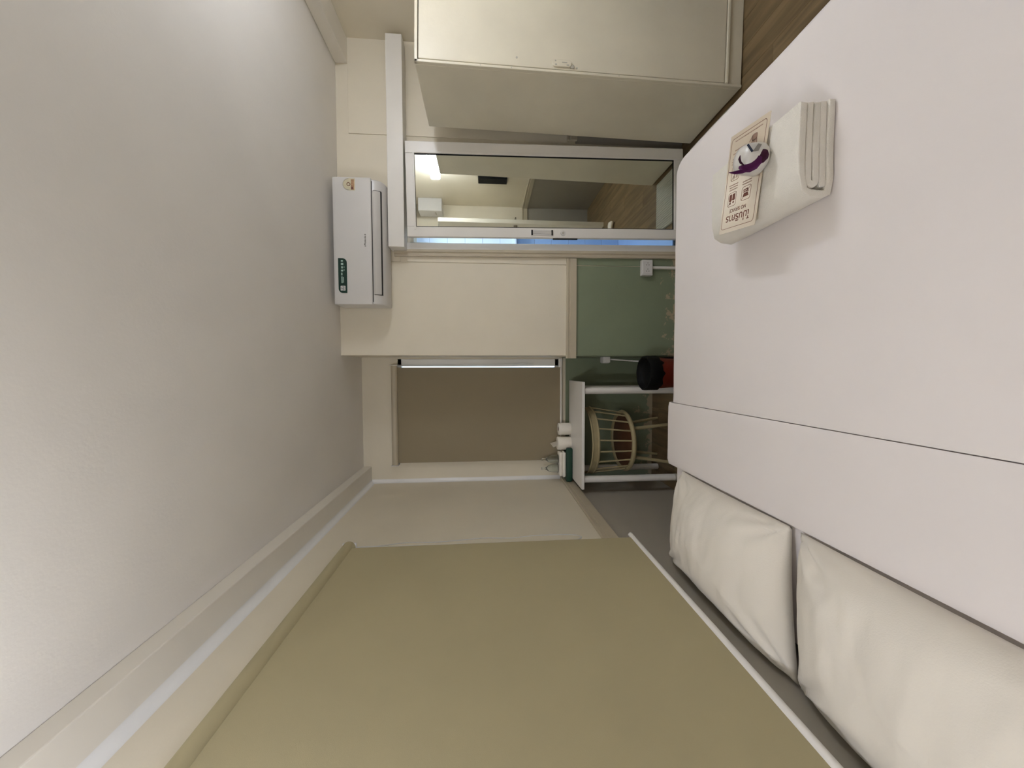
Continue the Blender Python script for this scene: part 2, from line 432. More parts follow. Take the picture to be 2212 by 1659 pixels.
# ------------------------------------------------------------ bathroom behind the door
def bath(name, lo, hi, label): 
    q = BM(); box(q, lo, hi); return struct(name, q, M_tile, label)
bx0, bx1, by1 = 0.93, 2.1, 4.2
bw = bath('wall_bathroom_back', (bx0, by1, -.01), (bx1+.1, by1+.1, 2.5), 'tiled back wall of bathroom')
bath('wall_bathroom_left', (DX0-.055-.05, D2+.12, -.01), (DX0-.05, by1+.1, 2.5), 'left bathroom wall')
bath('wall_bathroom_right', (bx1, D+.12, -.01), (bx1+.1, by1+.1, 2.5), 'right bathroom wall')
bath('ceiling_bathroom', (bx0-.05, D+.12, 2.45), (bx1+.1, by1+.1, 2.55), 'bathroom ceiling')
q = BM(); box(q, (DX0-.05, D+.12, -.012), (bx1, by1, .0)); struct('floor_bathroom', q, M_tileb, 'pale blue bathroom floor')
tw, th = 0.25, 0.20
bw_m = {}
for i in range(5):
    for j in range(12):
        lowt = j < 6
        q = BM(); box(q, (bx0+.01+i*tw, by1-.008, j*th+.002), (bx0+.01+(i+1)*tw-.004, by1, (j+1)*th-.002), 0.0015, 1)
        obj('tile', q, M_tileb if lowt else M_tile, bw)
shf = thing('bathroom_shelf', 'small pale shelf on the bathroom wall seen through the door gap', 'shelf', (1.44, by1, 1.22))
q = BM(); box(q, (1.30, by1-.13, 1.22), (1.62, by1-.008, 1.235), .003); obj('shelf_board', q, M_tile, shf)
q = BM(); box(q, (1.34, by1-.09, 1.15), (1.36, by1-.008, 1.22), .002); obj('bracket', q, M_plastic, shf)
q = BM(); box(q, (1.56, by1-.09, 1.15), (1.58, by1-.008, 1.22), .002); obj('bracket', q, M_plastic, shf)

# ------------------------------------------------------------ sliding door (leans a little in its track)
door = struct_empty('door_1', (1.354, 2.731, 0.046), 'white sliding bathroom door with tall mirror pane', (0, math.radians(-0.9), 0))
hw, hh = 0.3425, 2.104
def dl(lo, hi, bev=.004):
    q = BM(); box(q, lo, hi, bev, 2); return q
obj('stile', dl((-hw, -.012, 0), (-hw+.072, .022, hh)), M_alu, door, True)
obj('stile', dl((hw-.085, -.012, 0), (hw, .078, hh)), M_alu, door, True)
obj('rail', dl((-hw+.072, -.012, hh-.062), (hw-.085, .078, hh)), M_alu, door, True)
obj('rail', dl((-hw+.072, -.012, 0), (hw-.085, .078, .072)), M_alu, door, True)
q = BM()
ix0, ix1, iz0, iz1 = -hw+.072, hw-.085, .072, hh-.062
g = .005
for lo, hi in (((ix0, -.006, iz0), (ix0+g, .0, iz1)), ((ix1-g*1.4, -.006, iz0), (ix1, .0, iz1)), ((ix0, -.006, iz1-g), (ix1, .0, iz1)), ((ix0, -.006, iz0), (ix1, .0, iz0+g*1.4))): box(q, lo, hi)
obj('gasket', q, M_black, door, True)
mi = obj('mirror_pane', dl((ix0-.004, -.003, iz0-.004), (ix1+.004, .012, iz1+.004), 0), M_mirror, door, True)
# inner bead on the right stile and top rail
obj('bead', dl((hw-.085, -.016, .02), (hw-.070, -.010, hh-.05), .002), M_alu, door, True)
obj('bead', dl((-hw+.05, -.016, hh-.066), (hw-.080, -.010, hh-.052), .002), M_alu, door, True)
hx = -hw+.036
ha = obj('recessed_handle', dl((hx-.021, -.015, 1.02), (hx+.021, -.011, 1.19), .0015), M_plastic, door, True)
obj('grip', dl((hx-.010, -.0185, 1.035), (hx+.012, -.013, 1.175), .002), M_louver, ha, True)
obj('end_cap', dl((hx-.020, -.0185, 1.175), (hx+.020, -.013, 1.188), .002), M_dark, ha, True)
obj('end_cap', dl((hx-.020, -.0185, 1.022), (hx+.020, -.013, 1.035), .002), M_dark, ha, True)
q = BM(); tube(q, [(hx-.002, -.011, .945), (hx-.002, -.018, .945)], .019, 24)
lk = obj('lock', q, M_plastic, door, True, 40)
q = BM(); tube(q, [(hx-.002, -.018, .945), (hx-.002, -.021, .945)], .009, 16); obj('keyhole', q, M_greyp, lk, True)
q = BM(); box(q, (-hw-.006, .0, .83), (-hw+.001, .018, 1.02), .002); obj('strike_strip', q, M_dark, door, True)

# ------------------------------------------------------------ windows
def window(name, axis, a0, a1, z0, z1, pos, outw, label, f1=.035):
    """frame in an opening; axis 'x' for the far wall, 'y' for the left wall"""
    w = struct_empty(name, (0, 0, 0), label)
    def bb(A0, A1, Z0, Z1, p0, p1):
        q = BM()
        lo, hi = min(p0, p1), max(p0, p1)
        if axis == 'x': box(q, (A0, lo, Z0), (A1, hi, Z1), .002, 1)
        else: box(q, (lo, A0, Z0), (hi, A1, Z1), .002, 1)
        return q
    f = .035
    for A in ((a0, a0+f, z0, z1), (a1-f1, a1, z0, z1), (a0, a1, z0, z0+f), (a0, a1, z1-f, z1), ((a0+a1)/2-.02, (a0+a1)/2+.02, z0, z1)):
        obj('window_frame', bb(*A, pos, pos+outw*.05), M_alu, w)
    for A0, A1 in ((a0+f, (a0+a1)/2-.02), ((a0+a1)/2+.02, a1-f1)):
        obj('pane', bb(A0, A1, z0+f, z1-f, pos+outw*.022, pos+outw*.028), M_window, w)
    return w
window('window_1', 'x', W0, W1, WZ0, WZ1, D2-.012, 1, 'white framed window in the recess behind a roller blind', .062)
window('window_2', 'y', L0, L1, LZ0, LZ1, XL-.04, -1, 'window in the left wall behind the large roller blind')
b = BM(); box(b, (W0-.03, D2-.03, .872), (XC-T, D2+.0, .905), .003, 1); struct('trim_11', b, M_white, 'white sill under the recess window')

# ------------------------------------------------------------ roller blinds
bl = thing('roller_blind', 'large olive beige roller blind on the left wall above the pillows', 'blind', (-.985, 1.2, 2.33))
q = BM(); tube(q, [(-.977, .30, 2.332), (-.977, 1.995, 2.332)], .034, 24); obj('roller_tube', q, M_blind, bl, smooth=40)
q = BM(); box(q, (-1.02, 1.995, 2.295), (-.955, 2.008, 2.37), .004); obj('bracket', q, M_plastic, bl)
q = BM()
box(q,(-.963,.33,.745),(-.9615,1.955,2.335))
obj('fabric', q, M_blind, bl, smooth=60)
q = BM(); tube(q, [(-.962, .32, .742), (-.962, 1.985, .742)], .013, 16, flat=1.0); obj('bottom_bar', q, M_white, bl, smooth=50)
q = BM(); tube(q, [(-.962, 1.984, .742), (-.962, 1.99, .742)], .0145, 16); obj('end_cap', q, M_louver, bl, smooth=50)
q = BM(); pts = [(-.985, 2.012, 2.33)]
for k in range(1, 20): pts.append((-.985 - .004*math.sin(k), 2.012+.055*math.sin(k/20*PI/2)+.003*math.sin(k*1.7), 2.33-(2.33-1.12)*k/19))
for k in range(1, 9):
    a = PI*k/8; pts.append((-.985, 2.03+.037*math.cos(a), 1.12-.10*math.sin(a)))
for k in range(1, 14): pts.append((-.985, 1.993+.012*k/13, 1.12+(2.33-1.12)*k/13))
tube(q, pts, .0028, 6, caps=True); obj('bead_chain', q, M_plastic, bl, smooth=60)

bf = thing('roller_blind', 'smaller brown beige roller blind in the window recess behind the table', 'blind', (-.41, 3.24, 2.38))
q = BM(); tube(q, [(-.848, 3.235, 2.382), (.036, 3.235, 2.382)], .027, 18); obj('roller_tube', q, M_rail, bf, smooth=40)
for x in (-.856, .036):
    q = BM(); box(q, (x, 3.205, 2.35), (x+.008, D2, 2.415), .003); obj('bracket', q, M_plastic, bf)
q = BM(); box(q, (-.836, 3.2450, .885), (.020, 3.2465, 2.38)); obj('fabric', q, M_blind2, bf)
q = BM(); tube(q, [(-.836, 3.246, .885), (.022, 3.246, .885)], .009, 12); obj('bottom_bar', q, M_white, bf, smooth=50)
q = BM(); tube(q, [(.040, 3.235, 2.37), (.043, 3.236, 1.9), (.050, 3.236, 1.35), (.058, 3.236, 1.22), (.050, 3.236, 1.14), (.034, 3.236, 1.20), (.030, 3.236, 1.6), (.032, 3.236, 2.37)], .0025, 6); obj('bead_chain', q, M_plastic, bf, smooth=60)

# ------------------------------------------------------------ air conditioner
ac = thing('air_conditioner', 'white wall mounted air conditioner close under the ceiling', 'air conditioner', (.90, D, 2.28))
ax0, ax1 = .462, 1.342
back = D-T
def ac_body():
    prof = [(back, 2.645), (2.665, 2.645), (2.648, 2.640), (2.640, 2.625), (2.636, 2.37), (2.642, 2.345), (2.662, 2.312), (2.70, 2.292), (2.76, 2.284), (back, 2.29)]
    q = BM(); prism(q, prof, 'x', ax0+.004, ax1-.004, 0.010); return q
obj('body', ac_body(), M_plastic, ac, smooth=35)
q = BM(); prism(q, [(2.650, 2.640), (2.634, 2.635), (2.626, 2.618), (2.622, 2.376), (2.626, 2.3715), (2.640, 2.3715), (2.650, 2.38)], 'x', ax0, ax1, .006); fp = obj('front_panel', q, M_plastic, ac, smooth=35)
q = BM(); box(q, (ax0+.02, 2.6265, 2.368), (ax1-.02, 2.640, 2.3705)); obj('gap', q, M_dark, ac)
# flap under the panel, with a dark outlet line below and beside it
q = BM(); prism(q, [(2.634, 2.3675), (2.6305, 2.352), (2.6385, 2.328), (2.650, 2.3145), (2.662, 2.318), (2.648, 2.366)], 'x', .536, 1.258, .002); obj('louver', q, M_louver, ac, smooth=30)
q = BM(); prism(q, [(2.640, 2.368), (2.6335, 2.353), (2.6400, 2.331), (2.6535, 2.3085), (2.668, 2.309), (2.66, 2.36)], 'x', .5325, 1.2615); obj('outlet', q, M_dark, ac)
# stickers on the front panel
FY = 2.6235
def fpoly(name, poly, y0, y1, m_, par): 
    q = BM(); prism(q, poly, 'y', y0, y1); return obj(name, q, m_, par)
gx0, gx1, gz0, gz1 = .540, .782, 2.5445, 2.603
poly = [(gx0, gz0), ]
R_ = .03
poly = [(gx0, gz0)] + [(gx1-R_+R_*math.cos(a), gz0+R_+R_*math.sin(a)) for a in [-PI/2+PI/2*k/6 for k in range(7)]] + [(gx1, gz1)] + [(gx0+R_+R_*math.cos(a), gz1-R_+R_*math.sin(a)) for a in [PI/2+PI/2*k/6 for k in range(7)]]
gl = fpoly('label_sticker', poly, FY-.0010, FY+.0006, M_label, fp); gl['label'] = 'green label sticker with pale print'
def print_on(name, x0, x1, z0, z1, m_, par, y=FY-.0016, r=.004):
    return fpoly(name, rrect(x0, x1, z0, z1, r, 3), y, FY-.0002, m_, par)
pr = BM()
for cx, cz, w, h in ((.763, 2.577, .010, .014), (.741, 2.576, .014, .016), (.718, 2.577, .015, .010), (.696, 2.577, .012, .014), (.672, 2.579, .018, .008), (.632, 2.5785, .046, .007), (.632, 2.568, .040, .004), (.700, 2.563, .010, .004), (.720, 2.563, .010, .004)):
    prism(pr, rrect(cx-w/2, cx+w/2, cz-h/2, cz+h/2, .0018, 3), 'y', FY-.0014, FY-.0004)
obj('pale_marks', pr, M_lgrey, fp)['kind'] = 'stuff'
pr = BM(); prism(pr, rrect(.557, .590, 2.556, 2.589, .003, 3), 'y', FY-.0014, FY-.0004); obj('white_square', pr, M_plastic, fp)
pr = BM()
pts = [(.5735+.0125*math.cos(2*PI*k/20), FY-.0014, 2.5725+.0125*math.sin(2*PI*k/20)) for k in range(20)]
tube(pr, pts, .0009, 5, closed=True)
box(pr, (.5625, FY-.0019, 2.5695), (.5845, FY-.0011, 2.5725)); box(pr, (.5715, FY-.0019, 2.5695), (.5745, FY-.0011, 2.583)); 
obj('round_mark', pr, M_label, fp)
# arched sticker at the right end
sx0, sx1, sz0, sz1 = 1.250, 1.331, 2.478, 2.562
cxs = (sx0+sx1)/2; rr = (sx1-sx0)/2
poly = [(sx0, sz0), (sx1, sz0)] + [(cxs+rr*math.cos(a), sz1-rr+rr*math.sin(a)) for a in [PI*k/12 for k in range(13)]]
st = fpoly('arched_sticker', poly, FY-.0010, FY+.0006, M_beigep, fp); st['label'] = 'arched cream sticker with dark ring and brown band'
pr = BM(); box(pr, (sx0+.004, FY-.0015, sz0+.006), (sx1-.006, FY-.0005, sz0+.027)); obj('brown_band', pr, M_orange, fp)
pr = BM(); box(pr, (sx0+.006, FY-.0019, sz0+.012), (sx0+.024, FY-.0005, sz0+.026)); obj('brown_block', pr, M_brown, fp)
pr = BM(); tube(pr, [(cxs+.011*math.cos(2*PI*k/20), FY-.0012, sz0+.044+.011*math.sin(2*PI*k/20)) for k in range(20)], .0022, 6, closed=True); obj('dark_ring', pr, M_brown, fp)
pr = BM(); tube(pr, [(cxs+(rr-.003)*math.cos(a), FY-.0008, sz1-rr+(rr-.003)*math.sin(a)) for a in [PI*k/14 for k in range(15)]], .0024, 5); obj('green_arch', pr, M_greyp, fp)
# faint grey maker's mark: too blurred to read, kept as a row of small blurred strokes
pr = BM(); x = .866
for k, w in enumerate((.009, .011, .010, .008, .011, .009, .012, .010)):
    zz = 2.4105 + (.003 if k == 1 else 0)
    for j in range(2 + k % 2): box(pr, (x+j*w/3, 2.6215, zz), (x+j*w/3+.002, 2.624, zz+.0095))
    box(pr, (x, 2.6215, zz+(.0075 if k % 2 else 0)), (x+w*.8, 2.624, zz+(.0095 if k % 2 else .002)))
    x += w+.0012
obj('grey_mark', pr, M_logo, fp)['kind'] = 'stuff'

# ------------------------------------------------------------ wardrobe (leaning slightly to the right wall)
wd = thing('wardrobe', 'tall cream painted wardrobe standing against the right wall beyond the bed foot', 'wardrobe', (1.716, 2.145, 0.0), rot=(0, math.radians(1.0), 0))
WW, WDp, WH = .69, .545, 1.975
q = BM(); box(q, (0, .012, .012), (WW, WDp, WH), .006, 2); obj('carcass', q, M_ward, wd, True)
q = BM(); box(q, (.001, -.004, .012), (.017, .016, WH), .003, 2); obj('edge_strip', q, M_ward, wd, True)
q = BM(); box(q, (.001, -.004, WH-.018), (WW, .016, WH), .003, 2); obj('edge_strip', q, M_ward, wd, True)
q = BM(); box(q, (.017, -.010, .098), (WW, .014, .118), .006, 3); obj('edge_strip', q, M_ward, wd, True)
q = BM(); box(q, (.002, .004, .012), (WW, .018, .099), .002); obj('plinth', q, M_ward, wd, True)
q = BM(); box(q, (.014, .008, .112), (WW-.02, .0125, WH-.015)); obj('shadow_gap', q, M_dark, wd, True)
q = BM(); box(q, (.021, -.003, .122), (WW-.022, .011, WH-.023), .003, 2); dr = obj('door', q, M_ward, wd, True)
q = BM(); prism(q, rrect(.030, .070, 1.068, 1.182, .017), 'y', -.013, -.002, .004); lt = obj('latch', q, M_ward, dr, True)
for lo, hi in (((.058, -.0145, 1.160), (.064, -.012, 1.168)), ((.052, -.0145, 1.095), (.056, -.012, 1.125)), ((.036, -.0145, 1.155), (.043, -.012, 1.166)), ((.036, -.0145, 1.085), (.043, -.012, 1.098))): q = BM(); box(q, lo, hi, .0008, 1); obj('screw', q, M_greyp, lt, True)
q = BM(); prism(q, rrect(.028, .046, 1.052, 1.076, .006), 'y', -.010, -.002, .002); obj('latch_tongue', q, M_greyp, lt, True)
q = BM(); tube(q, [(.034, -.003, 1.035), (.034, -.006, 1.035)], .005, 12); obj('keyhole', q, M_greyp, dr, True)
q = BM(); tube(q, [(.068, -.003, 1.39), (.068, -.0045, 1.39)], .006, 10); obj('plugged_hole', q, M_greyp, dr, True)
for z in (1.955, 1.60, 1.42, .78):
    q = BM(); tube(q, [(.009, -.003, z), (.009, -.0055, z)], .003, 8); obj('nail', q, M_greyp, wd, True)

# ------------------------------------------------------------ bed
bed = thing('bed', 'large double bed with white sheet set against the left wall', 'bed', (.1, 1.0, 0))
q = BM(); box(q, (-.97, .16, .12), (1.08, 1.93, .26), .012); obj('base', q, M_wardside, bed)
for x in (-.9, 1.03):
    for y in (.22, 1.87):
        q = BM(); box(q, (x-.03, y-.03, 0), (x+.03, y+.03, .12), .004); obj('leg', q, M_black, bed)
q = BM(); cushion(q, -.985, 1.13, .12, 1.957, .26, .504, .07, .05); obj('mattress', q, M_sheet, bed, smooth=60)
dv = BM(); cushion(dv, -.40, 1.165, .085, 1.992, .20, .520, .10, .060, .01, wob=.006, seed=3)
bmesh.ops.bisect_plane(dv, geom=list(dv.verts)+list(dv.edges)+list(dv.faces), plane_co=(-.188, 0, 0), plane_no=(1, 0, 0), clear_inner=True)
dv.normal_update()
bmesh.ops.delete(dv, geom=[f for f in dv.faces if abs(f.normal.z) > .99 and f.calc_center_median().z < .22], context='FACES')
bmesh.ops.recalc_face_normals(dv, faces=dv.faces)
bmesh.ops.solidify(dv, geom=list(dv.faces), thickness=.010)
duv = obj('duvet', dv, M_sheet, smooth=60); tag(duv, 'plain white duvet drawn tight over the foot of the bed', 'duvet')
# the turned-back band: a strip of cloth over the top and both long sides
def band_path(y0, y1, zl, zt_, r_):
    p = [(y0, zl), (y0, (zl+zt_)/2)]
    p += [(y0+r_-r_*math.cos(a), zt_-r_+r_*math.sin(a)) for a in [PI/2*k/8 for k in range(9)]]
    p += [(y0+(y1-y0)*k/12, zt_) for k in range(1, 12)]
    p += [(y1-r_+r_*math.sin(a), zt_-r_+r_*math.cos(a)) for a in [PI/2*k/8 for k in range(9)]]
    return p + [(y1, (zl+zt_)/2), (y1, zl)]
fb = BM(); tb_ = .013; pth = band_path(.075, 2.034, .40, .5125, .055)
NXB = 14; lay = []
for i in range(NXB+1):
    x = -.548 + (-.1915+.548)*i/NXB
    ed = .006 if i in (0, NXB) else 0
    ring_o, ring_i = [], []
    for k, p in enumerate(pth):
        a = pth[max(0, k-1)]; c = pth[min(len(pth)-1, k+1)]
        dy, dz = c[0]-a[0], c[1]-a[1]; l = math.hypot(dy, dz); ny_, nz_ = -dz/l, dy/l
        w = .005*noise.noise((x*9, p[0]*3, p[1]*9))*(1 if p[1] < .5 else .25)
        h = tb_/2-ed+w*(0 if ed else 1)+.004
        ring_o.append(fb.verts.new((x, p[0]+ny_*h, p[1]+nz_*h))); ring_i.append(fb.verts.new((x, p[0]-ny_*(tb_/2-.004), p[1]-nz_*(tb_/2-.004))))
    lay.append(ring_o+ring_i[::-1])
NL = len(lay[0])
for a, b_ in zip(lay, lay[1:]):
    for k in range(NL): fb.faces.new((a[k], a[(k+1) % NL], b_[(k+1) % NL], b_[k]))
half = NL//2
for L_ in (lay[0], lay[-1]):
    for k in range(half-1): fb.faces.new((L_[k], L_[k+1], L_[NL-2-k], L_[NL-1-k]))
obj('turned_back_fold', fb, M_sheet, duv, smooth=60)

def pillow(name, cx, cy, hx_, hy_, th, tiltx, z, shear, flare, label, seed):
    q = BM(); N = 56
    top, bot = [], []
    for i in range(N+1):
        rt, rb = [], []
        for j in range(N+1):
            u, v = 2*i/N-1, 2*j/N-1
            # sides draw in between the corners
            px_ = u*(1-.02*(1-v*v)); py_ = v*(1-.03*(1-u*u))
            e = (max(0, 1-abs(u)**2.6)*max(0, 1-abs(v)**2.6))**.52
            x = px_*hx_; y = py_*hy_*(1-flare*u) + shear*u
            w = noise.noise((x*7+seed, y*7, seed*1.3))*.010*e
            for su in (-1, 1):
                for sv in (-1, 1):   # creases running out of the corners
                    du, dvv = (1-su*u), (1-sv*v); r_ = math.hypot(du, dvv); an = math.atan2(dvv, du)
                    w += .013*math.sin(an*11+seed+su*2+sv)*math.exp(-(r_/.55)**2)*min(1, e*3)
            # a pressed seam across
            w += (.004*math.exp(-((v-.42-.22*u*u+.15*u)/.016)**2) + .003*math.exp(-((u+.25-.5*v)/.014)**2)*(v < .45))*e
            w += .009*(noise.turbulence((x*5+seed*3, y*16, 2.0), 3, False)-.4)*e
            rt.append(q.verts.new((x, y, th*e*.82+w))); rb.append(q.verts.new((x, y, -th*.15*e)))
        top.append(rt); bot.append(rb)
    for i in range(N):
        for j in range(N):
            q.faces.new((top[i][j], top[i+1][j], top[i+1][j+1], top[i][j+1]))
            q.faces.new((bot[i][j], bot[i][j+1], bot[i+1][j+1], bot[i+1][j]))
    bmesh.ops.remove_doubles(q, verts=q.verts, dist=.0004)
    o = obj(name, q, M_pillow, smooth=180)
    o.location = (cx, cy, z); o.rotation_euler = (0, tiltx, 0)
    return tag(o, label, 'pillow', 'pillows at the head of the bed')
pillow('pillow', -.774, 1.442, .230, .364, .150, math.radians(9), .563, .040, .055, 'cream pillow at the corner of the bed nearest the table', 2.0)
pillow('pillow', -.776, .664, .230, .395, .155, math.radians(9), .563, .046, .0, 'cream pillow nearest the camera at the head of the bed', 5.0)

# ------------------------------------------------------------ towel, card and wrapped cup on the bed
q = BM()
tx0, tx1, tY0, tY1, tb, tt = .520, .800, 1.030, 1.435, .522, .645
def ribbon(path, t0):
    """closed outline of a bent cloth layer from its centre line"""
    L_, R2_ = [], []
    for i, p in enumerate(path):
        a = path[max(0, i-1)]; c = path[min(len(path)-1, i+1)]
        dx, dz = c[0]-a[0], c[1]-a[1]; l = math.hypot(dx, dz) or 1
        nx_, nz_ = -dz/l, dx/l
        L_.append((p[0]+nx_*t0/2, p[1]+nz_*t0/2)); R2_.append((p[0]-nx_*t0/2, p[1]-nz_*t0/2))
    s_, e_ = path[0], path[-1]
    return L_ + R2_[::-1]
def arc(cx, cz, r, a0, a1, n=8): return [(cx+r*math.cos(math.radians(a0+(a1-a0)*k/n)), cz+r*math.sin(math.radians(a0+(a1-a0)*k/n))) for k in range(n+1)]
lt_ = .0235
zt = tt-lt_/2; zb_ = tb+lt_/2
# outer wrap: top layer, round left side, bottom layer
rO = (zt-zb_)/2
outer = [(tx1-.004, zt-.001), (tx1-.1, zt+.001), (tx0+.13, zt), ] + [(tx0+.07, zt-.001)] + [(tx0+.035*0.35+.012, zt-.010), (tx0+.012, zt-.03), (tx0+.010, zb_+.03), (tx0+.018, zb_+.008)] + [(tx0+.06, zb_), (tx0+.15, zb_+.002), (tx1-.02, zb_+.001), (tx1+.006, zb_+.002)]
prism(q, ribbon(outer, lt_), 'y', tY0, tY1, .004)
# two inner hairpins
z1_, z2_ = zt-.0255, zt-.0505
hair1 = [(tx1-.002, z1_)] + [(tx0+.12, z1_)] + arc(tx0+.052, (z1_+z2_)/2, (z1_-z2_)/2, 90, 270, 8) + [(tx0+.12, z2_+.001), (tx1-.004, z2_)]
prism(q, ribbon(hair1, lt_-.0015), 'y', tY0+.003, tY1-.004, .004)
z3_ = zb_+.0255
hair2 = [(tx1-.0, z3_+.003), (tx1-.06, z3_+.001), (tx0+.12, z3_), (tx0+.05, z3_-.001), (tx0+.034, z3_-.004)]
prism(q, ribbon(hair2, lt_+.0005), 'y', tY0+.004, tY1-.003, .004)
# round the far corners of the fold a little and let the sides sag
for v in q.verts:
    s_ = (v.co.z-tb)/(tt-tb)
    v.co.x += .006*noise.noise((v.co.y*6, v.co.z*20, 1.0)) + .012*(1-s_)*(v.co.x-.66)/.14*.4
    v.co.y += .004*noise.noise((v.co.x*7, v.co.z*25, 4.0)) - .014*(s_-.5)*(1 if v.co.y < 1.2 else -1)*0.6
    v.co.z += .002*noise.noise((v.co.x*9, v.co.y*9, 2.0)) if s_ > .15 else 0
    if v.co.z < tb: v.co.z = tb
tw_ = obj('bath_towel', q, M_towel, smooth=60)
tag(tw_, 'thick white bath towel folded into a block on the bed', 'towel')

# laminated notice card: u runs left to right, v from its top edge down
CZ = .6545
TLc = Vector((.4965, 1.1855, CZ)); U = Vector((.0336, .1892, 0)).normalized(); V = Vector((.347, .0332, 0)).normalized()
V = (V - U*V.dot(U)).normalized(); CW, CL = .1920, .3450
card = thing('notice_card', 'laminated beige notice card lying on the white towel', 'card', tuple(TLc))
MC = Matrix(((U.x, -V.x, 0, 0), (U.y, -V.y, 0, 0), (0, 0, 1, 0), (0, 0, 0, 1)))      # (u, -v, z) to room axes
def cpoly(name, polys, z0, z1, m_):
    q = BM()
    for pl_ in polys: prism(q, [(u, -v) for u, v in pl_], 'z', z0, z1)
    q.transform(MC); return obj(name, q, m_, card, True)
cpoly('card_sheet', [rrect(0, CW, 0, CL, .003)], -.0012, 0, M_card)
def strokes(paths, w):
    out = []
    for pth in paths:
        for (a, b_) in zip(pth, pth[1:]):
            dx, dy = b_[0]-a[0], b_[1]-a[1]; l = math.hypot(dx, dy) or 1e-6; ex, ey = dx/l*w/2, dy/l*w/2
            out.append([(a[0]-ey-ex, a[1]+ex-ey), (b_[0]-ey+ex, b_[1]+ex+ey), (b_[0]+ey+ex, b_[1]-ex+ey), (a[0]+ey-ex, a[1]-ex-ey)])
    return out
zp0, zp1 = .00002, .00035
rb_ = rrect(.0125, .183, .0155, .330, .010, 5)
cpoly('border', strokes([rb_+[rb_[0]]], .0016), zp0, zp1, M_brown)
def ctext(name, s, size, u, v, m_, align='CENTER', sx=1.0):
    o = text(name, s, size, m_, card, MC @ Matrix.Translation((u, -v, .0002)) @ Matrix.Scale(sx, 4, (1, 0, 0)), .0001, align); return o
ctext('heading', 'ไม่บริการ', .036, .099, .0590, M_brown)
ctext('heading', 'NO SERVICE', .0175, .1025, .0815, M_brown, sx=.92)
bxs = {'pot': (.045, .090, .097, .1425), 'people': (.119, .162, .093, .1405), 'brush': (.045, .090, .184, .230), 'cutlery': (.1195, .1615, .182, .232)}
for k_, (u0, u1, v0, v1) in bxs.items():
    r_ = rrect(u0, u1, v0, v1, .008, 4); pl2 = strokes([r_+[r_[0]]], .0013)
    pl2 += strokes([[(u0+.004, v1-.004), (u1-.004, v0+.004)]], .0013)
    cpoly('icon_frame', pl2, zp0, zp1, M_brown)
ic = []
ic += [[(.053, .108), (.083, .108), (.078, .121), (.058, .121)]] + strokes([[(.058, .124), (.062, .133), (.080, .131)], [(.060, .127), (.079, .125)]], .004)
cpoly('pictogram', ic, zp0, zp1, M_brown)
ic = [rrect(.125, .139, .112, .135, .004, 3), rrect(.142, .156, .110, .135, .004, 3), rrect(.128, .136, .1015, .1095, .0035, 4), rrect(.145, .153, .0995, .1075, .0035, 4)]
cpoly('pictogram', ic, zp0, zp1, M_brown)
ic = strokes([[(.058, .220), (.078, .194)], [(.066, .224), (.082, .204)]], .0030)
cpoly('pictogram', ic, zp0, zp1, M_line)
ic = strokes([[(.131, .226), (.131, .200)], [(.148, .226), (.145, .200)], [(.128, .190), (.131, .200), (.134, .190)], [(.143, .190), (.145, .200)], [(.148, .188), (.145, .200)]], .0026)
# a raised hand near the foot of the card
cpoly('pictogram', ic, zp0, zp1, M_line)
ic = [rrect(.049, .075, .283, .305, .007, 4)] + strokes([[(.052, .286), (.049, .270)], [(.059, .284), (.058, .266)], [(.066, .284), (.067, .267)], [(.072, .286), (.075, .272)], [(.074, .298), (.083, .288)]], .0055)
cpoly('pictogram', ic, zp0, zp1, M_line)
# caption lines too small to read: rows of short strokes
cap = []
def caption(u0, u1, v):
    u = u0
    while u < u1:
        w = random.uniform(.0022, .0036); h = random.uniform(.0026, .0042)
        cap.append([(u, v-h), (u+w, v-h), (u+w, v), (u, v)]); u += w+.0011
for v in (.1535, .1620): caption(.046, .091, v)
for v in (.1525, .1610, .1690): caption(.118, .163, v)
for v in (.2410, .2490): caption(.046, .090, v)
for v in (.2430, .2520, .2610): caption(.112, .166, v)
caption(.100, .166, .2780); caption(.100, .160, .2880); caption(.030, .162, .3200)
cpoly('caption', cap, zp0, zp1, M_line)['kind'] = 'stuff'

# wrapped cup with purple petals
cup = thing('wrapped_cup', 'cloudy plastic wrapped cup with purple orchid petals on the towel', 'cup', (.700, 1.163, .6563))
q = BM(); lathe(q, [(.032, 0), (.043, .002), (.048, .010), (.0485, .028), (.047, .046), (.044, .062), (.036, .073), (.020, .0785), (.003, .080)], (.700, 1.163, .6563), 32)
for v in q.verts:
    v.co.x += .0025*noise.noise((v.co.z*40, v.co.y*25, 3)); v.co.y += .0025*noise.noise((v.co.x*25, v.co.z*40, 7))
obj('cup_body', q, M_cup, cup, smooth=60)
def petal(pts, wid, m_, name='petal'):
    """a pointed curved blade through pts"""
    q = BM(); n_ = len(pts); rows = []
    for i, p in enumerate(pts):
        p = Vector(p); d = (Vector(pts[min(i+1, n_-1)])-Vector(pts[max(i-1, 0)])).normalized()
        s = d.cross(Vector((.25, -.8, .55))).normalized(); w = wid*math.sin(PI*min(1, (i+.55)/(n_-.2)))**.8
        nrm = d.cross(s)
        rows.append([q.verts.new(p+s*w*k_+nrm*w*.35*k_*k_) for k_ in (-1, -.5, 0, .5, 1)])
    for a, b_ in zip(rows, rows[1:]):
        for k_ in range(4): q.faces.new((a[k_], a[k_+1], b_[k_+1], b_[k_]))
    bmesh.ops.solidify(q, geom=list(q.faces), thickness=.0012)
    return obj(name, q, m_, cup, smooth=80)
cx_, cy_, cz_ = .700, 1.163, .6563
def cp(px_, py_, dy):  # helper in the cup's own frame: x across, z up, dy in front of its axis
    return (cx_+px_, cy_+dy, cz_+py_)
